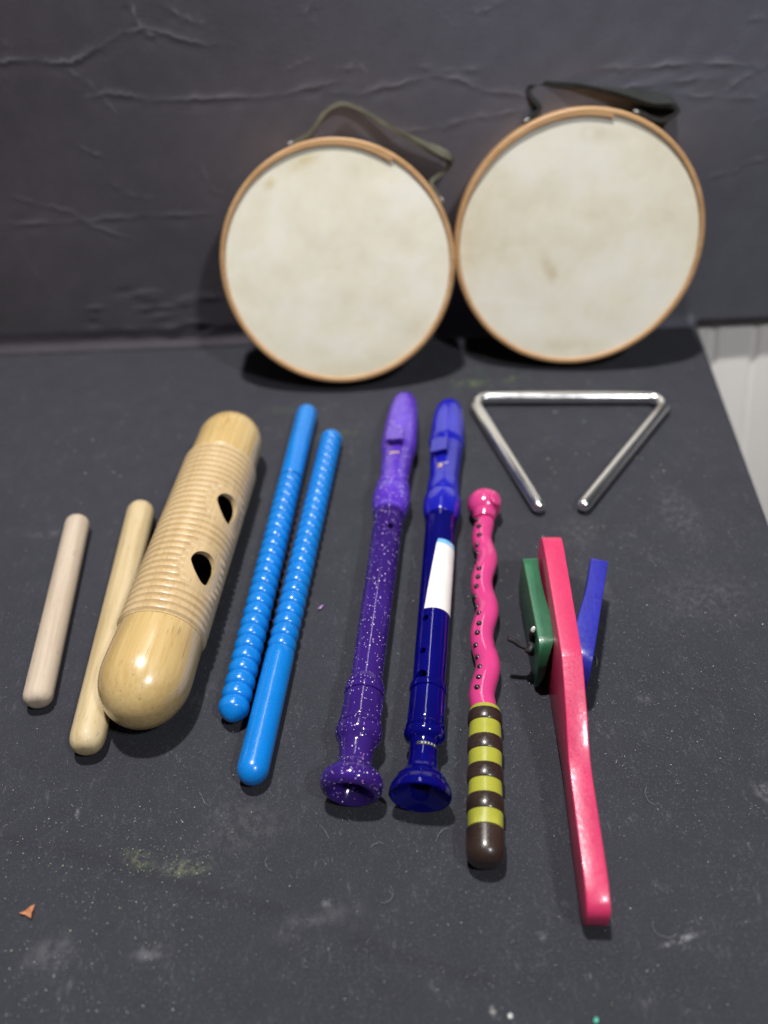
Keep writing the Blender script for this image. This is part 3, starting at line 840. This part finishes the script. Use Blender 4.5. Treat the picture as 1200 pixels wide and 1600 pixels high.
A, B = (.0930, .2990), (.0786, .1128)
clap = stick_root('clapper', 'red handled wooden clapper standing on edge between green and blue plates', 'clapper', A, B)
ux = Vector((A[0] - B[0], A[1] - B[1], 0)).normalized(); uy = Vector((-ux.y, ux.x, 0))
def lc(x, y, z=0.0):
    d = Vector((x - B[0], y - B[1], 0)); return (d.dot(ux), d.dot(uy), z)
tw = .0052
top = [(0, .0125), (.0006, .0155), (.0020, .0180), (.0050, .0198), (.0110, .0212), (.0200, .0222), (.0400, .0232), (.0560, .0240), (.0640, .0256), (.0720, .0292), (.0820, .0350), (.0950, .0402), (.1075, .0449), (.1085, .0453), (.1300, .0456), (.1600, .0456), (.1820, .0454), (.1880, .0446), (.1915, .0428), (.1940, .0392), (.1948, .0350)]
bot = [(0, .0075), (.0006, .0045), (.0020, .0022), (.0050, .0010), (.0110, .0008), (.0400, .0025), (.0560, .0045), (.0640, .0055), (.0720, .0055), (.0820, .0040), (.0950, .0018), (.1060, .0004), (.1130, .0002), (.1600, .0002), (.1780, .0004), (.1860, .0015), (.1915, .0040), (.1940, .0070), (.1948, .0110)]
xs = sorted(set([x for x, _ in top] + [x for x, _ in bot]))
thick = [(0, .0049), (.03, .0050), (.10, .0050), (.1948, .0056)]
loft([(x, interp(bot, x), interp(top, x), -interp(thick, x), interp(thick, x)) for x in xs], 'paddle', red, clap, .0011)
def plate(outer0, outer1, inner_tab, H, name, mat):
    """outer face from the far end to the near end; inner_tab (fraction, thickness); lies on its long edge"""
    P0, P1 = Vector((*outer0, 0)), Vector((*outer1, 0))
    e = (P1 - P0); Ln = e.length; e.normalize(); sd = Vector((-e.y, e.x, 0))
    fr = [0, .008, .025, .06, .1, .2, .3, .4, .5, .6, .7, .78, .84, .9, .94, .97, .99, 1]
    verts, rings = [], []
    for t in fr:
        th = interp(inner_tab, t)
        zt = H * (1 - .00) - (.10 * H * max(0, (.05 - t) / .05) ** 2 + .42 * H * max(0, (t - .90) / .10) ** 2)
        zb = .0004 + H * .30 * max(0, (.12 - t) / .12) ** 2 + .06 * H * max(0, (t - .92) / .08) ** 2
        rings.append(len(verts))
        q = P0 + e * (Ln * t)
        for (o_, z) in ((0, zb), (th * (.96 - .5 * max(0, (t - .6) / .4)), zb), (th, (zb + zt) / 2), (th, zt), (0, zt)):
            k = q + sd * o_
            verts.append(lc(k.x, k.y, z))
    o = link_mesh(name, verts, ring_faces(verts, rings, 5), mat, clap, sharp=30)
    bevel(o, .0008, 3)
    return o
sgn_g = 1
gp = plate((.0772, .3000), (.0752, .2322), [(0, .0094), (.1, .0082), (.35, .0079), (.55, .0086), (.78, .0100), (.86, .0092), (.95, .0062), (1, .0040)], .0330, 'clapper_plate', green)
bp = plate((.1252, .2945), (.0985, .2212), [(0, -.0098), (.1, -.0094), (.35, -.0092), (.52, -.0106), (.70, -.0114), (.84, -.0098), (.94, -.0062), (1, -.0040)], .0330, 'clapper_plate', violet)
gp['label'] = 'green hollowed plate'; bp['label'] = 'blue hollowed plate'
# elastic cord: loop out of the green plate, knot, free end
def cord(points, name='cord', r=.00145, par=clap):
    return link_mesh(name, *tube(spline([lc(*q) for q in points], 8), r, 10), cordm, par)
c1 = cord([(.0800, .2500, .020), (.0752, .2490, .0235), (.0738, .2480, .0275), (.0742, .2478, .0310)])
link_mesh('cord_tip', *tube([lc(.0741, .2478, .0308), lc(.0744, .2480, .0322), lc(.0746, .2481, .0334)], [.0011, .0012, .0007], 10), tipm, c1)
cord([(.0752, .2490, .0235), (.0735, .2465, .0215), (.0722, .2440, .0205), (.0712, .2422, .0215), (.0722, .2412, .0235), (.0735, .2430, .0240), (.0732, .2455, .0225), (.0718, .2445, .0205), (.0700, .2442, .0222), (.0672, .2446, .0238), (.0642, .2455, .0262), (.0612, .2462, .0276)])
cord([(.0735, .2465, .0215), (.0745, .2440, .0200), (.0740, .2415, .0190), (.0722, .2420, .0195), (.0715, .2445, .0210)], r=.0009)
cord([(.0995, .2440, .018), (.1035, .2420, .0200), (.1065, .2380, .0185), (.1060, .2340, .0165), (.1015, .2330, .0150)], r=.0007)

# ------------------------------------------------------------------ hand drums
hoop_w = wood('drum_hoop_wood', (0.40, 0.22, 0.095), (0.52, 0.31, 0.15), (0.62, 0.41, 0.21), 0.42, 0.2, 0.3, 60, 5)
strap_g = plastic('olive_webbing', (0.085, 0.082, 0.058), 0.85, 0.0, 0.4, 0.5)
strap_d = plastic('dark_green_webbing', (0.013, 0.015, 0.015), 0.85, 0.0, 0.4, 0.5)
tack_m = plastic('steel_tack', (0.5, 0.5, 0.5), 0.3)
def drum(label, Rr, cx, cy, lean, yaw, stains, seed, notch, strap_pts, widths, smat, depth=.030, group='round frame drums'):
    lam = R(lean)
    # local frame: x along the face, y away from the viewer, z up the face; origin at the foot of the hoop
    root = thing('hand_drum', label, 'drum', (0, 0, 0), group=group)
    cz = depth * math.sin(lam) + Rr * math.cos(lam)
    root.rotation_euler = (-lam, 0, R(yaw))
    face_c = Vector((cx, cy, cz))
    rotm = root.rotation_euler.to_matrix()
    root.location = face_c - rotm @ Vector((0, 0, Rr))
    t = .0042
    # hoop: turned ring with softened lips and a scarf joint step near the top right
    prof = [(0.0012, Rr - t), (0, Rr - t + .001), (0, Rr - .0012), (.0012, Rr), (.010, Rr + .0003), (depth - .0012, Rr), (depth, Rr - .0012), (depth, Rr - t + .001), (depth - .0012, Rr - t)]
    n = 160; verts, rings = [], []
    for j in range(n + 1):
        a = notch + 2 * PI * j / n
        step = .0024 * max(0, 1 - (n - j) / 34.0)                  # inner lip thickens up to the joint, then drops back
        rings.append(len(verts))
        for k, (d, rad) in enumerate(prof):
            rr = rad - (step if rad < Rr - .002 else 0)
            verts.append((rr * math.sin(a), d, Rr + rr * math.cos(a)))
    faces = []
    m = len(prof)
    for j in range(n):
        for k in range(m):
            faces.append((rings[j] + k, rings[j] + (k + 1) % m, rings[j + 1] + (k + 1) % m, rings[j + 1] + k))
    faces.append(tuple(rings[0] + k for k in range(m))); faces.append(tuple(rings[n] + k for k in reversed(range(m))))
    hoop = link_mesh('hoop', verts, faces, hoop_w, root, sharp=40)
    # skin head, slightly sunk and slack, turned down over the inner lip
    hv, rings = [], []
    rad = [.0008] + [Rr * .965 * i / 22 for i in range(1, 22)] + [Rr - t - .0006, Rr - t + .0003, Rr - t + .0006]
    dep = [.0016 + .0005 * (1 - (q / Rr) ** 2) for q in rad]; dep[-3] = .0016; dep[-2] = .0017; dep[-1] = .004
    hn = 120
    for q, d in zip(rad, dep):
        rings.append(len(hv))
        for j in range(hn):
            a = 2 * PI * j / hn
            hv.append((q * math.sin(a), d + .00025 * mnoise.noise(Vector((q * math.sin(a) * 40, q * math.cos(a) * 40, seed))), Rr + q * math.cos(a)))
    link_mesh('drumhead', hv, ring_faces(hv, rings, hn, cap0=True, cap1=False), skin_mat('drum_skin', stains, seed), root, sharp=50)
    # woven strap
    sp = spline([Vector((u, .018 + dd, Rr + v)) for (u, v, dd, tw_) in strap_pts], 10)
    tws = [q.x for q in spline([(q[3], 0, 0) for q in strap_pts], 10)]
    verts, rings = [], []
    wtab = widths
    for i, q in enumerate(sp):
        tan = (sp[min(i + 1, len(sp) - 1)] - sp[max(i - 1, 0)]).normalized()
        y = Vector((0, 1, 0)); y = (y - tan * y.dot(tan)).normalized(); nn = tan.cross(y)
        a = R(tws[i]); wd = y * math.cos(a) + nn * math.sin(a); th = tan.cross(wd)
        w = interp(wtab, i / (len(sp) - 1)) / 2; h = .0015
        rings.append(len(verts))
        verts += [q - wd * w - th * h, q + wd * w - th * h, q + wd * w + th * h, q - wd * w + th * h]
    st = link_mesh('strap', verts, ring_faces(verts, rings, 4), smat, root, sharp=40)
    for q in (sp[2], sp[-3]):
        d = Vector((q.x, 0, q.z - Rr)).normalized()
        tv, tf = lathe([(0, .0022), (.0006, .0020), (.0010, .0010), (.0011, .0002)], 14)
        rot = Vector((1, 0, 0)).rotation_difference(d).to_matrix()
        link_mesh('tack', [rot @ Vector(k) + Vector((d.x * (Rr + .0022), .012, Rr + d.z * (Rr + .0022))) for k in tv], tf, tack_m, st)
    return root
YEL = (0.62, 0.50, 0.22)
drum('round hand drum at left with a raised looping strap', .0884, -.0252, .549, 18, -1,
     [(-.022, .0885 + .073, .022, .006, -16, YEL, .75), (-.045, .0885 + .060, .012, .006, -40, YEL, .6), (.0, .0885 - .078, .05, .010, 0, (0.7, 0.62, 0.42), .5)], 3.1, R(31),
     [(-.0300, .0850, 0, 0), (-.0210, .0885, 0, 0), (-.0120, .0945, 0, 0), (-.0030, .1045, 0, -4), (.0092, .1094, 0, -9), (.0225, .1055, 0, -9), (.0356, .0980, 0, -5), (.0560, .0865, -.002, 14), (.0780, .0755, -.002, 30), (.0862, .0705, 0, 20), (.0840, .0640, .001, 10), (.0775, .0600, .002, 0), (.0725, .0560, .001, 0), (.0740, .0510, 0, 0), (.0800, .0420, 0, 0)],
     [(0, .009), (.12, .0040), (.49, .0040), (.56, .0105), (.62, .0120), (.70, .008), (1, .009)], strap_g)
drum('round hand drum at right with its strap pressed flat on top', .0927, .1567, .558, 14, -7,
     [(-.018, .0927 - .019, .008, .021, -32, (0.56, 0.44, 0.22), .6), (.008, .0937 + .075, .03, .010, 5, (0.66, 0.60, 0.42), .6), (.0, .0937 - .08, .05, .012, 0, (0.7, 0.63, 0.42), .6)], 8.4, R(10.5),
     [(-.0440, .0840, 0, 0), (-.0385, .0880, 0, 0), (-.0345, .0925, 0, 0), (-.0410, .0985, 0, 6), (-.0445, .1045, 0, 10), (-.0370, .1085, 0, 8), (-.0250, .1076, 0, 8), (-.0069, .1062, 0, 12), (.0207, .1018, 0, 26), (.0440, .0968, 0, 34), (.0585, .0940, 0, 16), (.0625, .0885, 0, 4), (.0540, .0835, 0, 0), (.0445, .0850, 0, 0), (.0370, .0880, 0, 0), (.0330, .0890, 0, 0)],
     [(0, .012), (.30, .011), (.40, .009), (.52, .010), (.60, .014), (.76, .014), (.86, .011), (1, .010)], strap_d)

# ------------------------------------------------------------------ litter on the cloth
def flake(name, label, cat, px, py, poly, scale, mat, rz=0.0, lift=.0006):
    q = at(px, py)
    n = len(poly)
    v = [(a * scale, b * scale, lift + .0006 * math.sin(3 * a + 2 * b)) for a, b in poly] + [(a * scale * .96, b * scale * .96, .0002) for a, b in poly]
    f = [tuple(range(n)), tuple(range(2 * n - 1, n - 1, -1))] + [(i, (i + 1) % n, n + (i + 1) % n, n + i) for i in range(n)]
    o = link_mesh(name, v, f, mat, smooth=False)
    o.location = (q.x, q.y, 0.0004); o.rotation_euler = (0, 0, rz)
    return tag(o, label, cat)
chipm = plastic('orange_chip', (0.50, 0.20, 0.09), 0.6, 0.0, 0.35, 0.3)
flake('paper_chip', 'small torn orange brown chip lying on the cloth at lower left', 'chip', 44, 1426,
      [(-1.05, -.1), (-.5, .12), (.2, .55), (.62, .92), (.70, .3), (.62, -.2), (.72, -.80), (.35, -.60), (-.2, -.30)], .0035, chipm)
flake('confetti', 'tiny purple shred between the blue sticks and the glitter recorder', 'confetti', 501, 950, [(-.9, -.9), (.1, -.5), (.7, .3), (.9, 1), (.1, .6), (-.4, 0)], .0019, plastic('purple_shred', (.42, .25, .5), .5))
flake('confetti', 'tiny white star-like flake near the bottom edge of the cloth', 'confetti', 797, 1588, [(0, 1), (.3, .3), (1, .1), (.4, -.3), (.5, -1), (-.1, -.5), (-.8, -.7), (-.4, 0), (-.9, .5), (-.2, .4)], .0012, plastic('white_flake', (.85, .85, .85), .4))
flake('confetti', 'tiny teal flake beside the bottom edge of the cloth', 'confetti', 931, 1595, [(-.6, -.8), (.5, -.7), (.8, .3), (.1, .9), (-.7, .4)], .0011, plastic('teal_flake', (.12, .62, .45), .35))

def specks():
    verts, faces, cols = [], [], []
    def put(x, y, s, c):
        n = 5; a0 = rng.uniform(0, 6); k = len(verts); tx, ty = rng.uniform(-.5, .5), rng.uniform(-.5, .5)
        for i in range(n):
            a = a0 + 2 * PI * i / n; rr = s * rng.uniform(.55, 1.1)
            dx, dy = rr * math.cos(a), rr * math.sin(a)
            verts.append((x + dx, y + dy, .0007 + dx * tx + dy * ty))
        faces.append(tuple(range(k, k + n))); cols.extend([(*c, 1)] * n)
    whites = [(.8, .8, .82), (.6, .62, .64), (.7, .8, .72), (.75, .75, .6)]
    greens = [(.42, .60, .14), (.30, .48, .10), (.55, .62, .22), (.25, .55, .35)]
    zones = [  # px x range, y range, count, size mm, green share, bright
        ((0, 330), (1230, 1590), 190, (.10, .24), .15), ((100, 400), (1260, 1420), 60, (.10, .2), .4), ((190, 330), (1325, 1370), 110, (.08, .16), .85),
        ((380, 1180), (1250, 1600), 120, (.09, .20), .12), ((780, 1130), (820, 1200), 150, (.10, .24), .25), ((960, 1200), (760, 1300), 130, (.09, .22), .2),
        ((850, 1060), (630, 760), 24, (.25, .5), .75), ((690, 830), (575, 615), 60, (.16, .42), .95), ((440, 560), (630, 760), 22, (.2, .42), .7),
        ((540, 1090), (535, 600), 26, (.25, .55), .9), ((0, 330), (560, 800), 26, (.25, .45), .2), ((0, 420), (800, 1230), 70, (.10, .24), .15),
        ((420, 780), (800, 1290), 80, (.09, .22), .15), ((1030, 1120), (620, 760), 14, (.25, .45), .4), ((720, 860), (820, 960), 30, (.14, .3), .6)]
    for (xr, yr, n, sz, g) in zones:
        for _ in range(int(n * 1.6)):
            q = at(rng.uniform(*xr), rng.uniform(*yr))
            if q.x > .2790 + (q.y - .5989) * .144 - .004 or q.y > wall_y(q.x) - .003: continue
            s = rng.uniform(*sz) * .001 * (1.5 if rng.random() < .08 else 1)
            c = rng.choice(greens if rng.random() < g else whites)
            k = rng.uniform(.55, 1.0); put(q.x, q.y, s, tuple(v * k for v in c))
    o = link_mesh('glitter_dust', verts, faces, attr_mat('glitter_colours', 'tint', .4), smooth=False)
    a = o.data.attributes.new('tint', 'FLOAT_COLOR', 'POINT'); a.data.foreach_set('color', np.array(cols, dtype=np.float32).reshape(-1))
    return tag(o, 'white and green specks of glitter dust scattered over the dark cloth', 'glitter', kind='stuff')
specks()

def lint():
    verts, faces = [], []
    def fibre(x, y, ln, w):
        a = rng.uniform(0, 6.28); cur = rng.uniform(-1.5, 1.5); n = 8; k = len(verts)
        px, py = x, y
        for i in range(n):
            nx, ny = -math.sin(a), math.cos(a)
            z = .0007
            verts.append((px + nx * w, py + ny * w, z)); verts.append((px - nx * w, py - ny * w, z))
            px += math.cos(a) * ln / n; py += math.sin(a) * ln / n; a += cur * 2 / n + rng.uniform(-.25, .25)
        for i in range(n - 1): faces.append((k + 2 * i, k + 2 * i + 1, k + 2 * i + 3, k + 2 * i + 2))
    for (xr, yr, n) in (((0, 1200), (1150, 1600), 380), ((380, 1200), (780, 1250), 420), ((0, 420), (780, 1200), 110), ((820, 1130), (820, 1150), 240), ((1000, 1180), (740, 860), 110)):
        for _ in range(n):
            q = at(rng.uniform(*xr), rng.uniform(*yr))
            if q.x > .2790 + (q.y - .5989) * .144 - .006: continue
            fibre(q.x, q.y, rng.uniform(.0008, .0034), rng.uniform(.00002, .00005))
    for (px, py) in ((418, 1340), (600, 1320), (610, 1385), (700, 1295), (330, 1260), (500, 1290), (650, 890), (1010, 1230), (440, 1030), (1020, 1440)):
        q = at(px, py); fibre(q.x, q.y, rng.uniform(.008, .018), .00007)
    m, nt, b = new_mat('grey_lint')
    n = noise(nt, coords(nt), 200, 2)
    lk(nt, ramp(nt, n, [(0.3, (.10, .10, .105)), (0.7, (.26, .26, .27))]), b.inputs['Base Color']); b.inputs['Roughness'].default_value = .9
    o = link_mesh('lint', verts, faces, m, smooth=False)
    return tag(o, 'fine grey lint fibres clinging to the dark cloth', 'lint', kind='stuff')
lint()

# ------------------------------------------------------------------ light
def area(name, loc, target, size, power, col=(1, 1, 1), shape='DISK'):
    d = bpy.data.lights.new(name, 'AREA'); d.shape = shape; d.size = size; d.energy = power; d.color = col
    o = bpy.data.objects.new(name, d); C.objects.link(o); o.location = loc
    o.rotation_euler = (Vector(target) - Vector(loc)).to_track_quat('-Z', 'Y').to_euler()
    return o
area('ceiling_lamp', (-.10, .455, 1.45), (0, .35, 0), .07, 25, (1, .97, .94))
area('room_lamp', (.62, -.42, 1.35), (0, .4, 0), .14, 11, (.97, .98, 1))
pl = area('streak_fill_light', (.06, 1.15, 1.5), (.06, 1.15, 0), .16, 3.2, (1, .98, .96), 'RECTANGLE'); pl.data.size_y = .9  # added strip light that puts long highlight streaks on the glossy sticks
w = bpy.data.worlds.new('World'); scene.world = w; w.use_nodes = True
nt = w.node_tree; bg = nt.nodes['Background']
tc = nt.nodes.new('ShaderNodeTexCoord'); sp_ = nt.nodes.new('ShaderNodeSeparateXYZ'); lk(nt, tc.outputs['Generated'], sp_.inputs[0])
cr = nt.nodes.new('ShaderNodeValToRGB'); e = cr.color_ramp.elements
e[0].position = 0.45; e[0].color = (.05, .05, .055, 1); e[1].position = 0.95; e[1].color = (.62, .60, .60, 1)
mz = nt.nodes.new('ShaderNodeMath'); mz.operation = 'MULTIPLY_ADD'; mz.inputs[1].default_value = .5; mz.inputs[2].default_value = .5
lk(nt, sp_.outputs[2], mz.inputs[0]); lk(nt, mz.outputs[0], cr.inputs[0]); lk(nt, cr.outputs[0], bg.inputs[0])
bg.inputs[1].default_value = 0.13

scene.view_settings.view_transform = 'Standard'; scene.view_settings.look = 'None'
scene.view_settings.exposure = 0; scene.view_settings.gamma = 1
scene.render.engine = 'CYCLES'
scene.cycles.use_denoising = True
scene.cycles.max_bounces = 10; scene.cycles.transmission_bounces = 10; scene.cycles.caustics_refractive = False; scene.cycles.caustics_reflective = False
scene.cycles.sample_clamp_indirect = 4
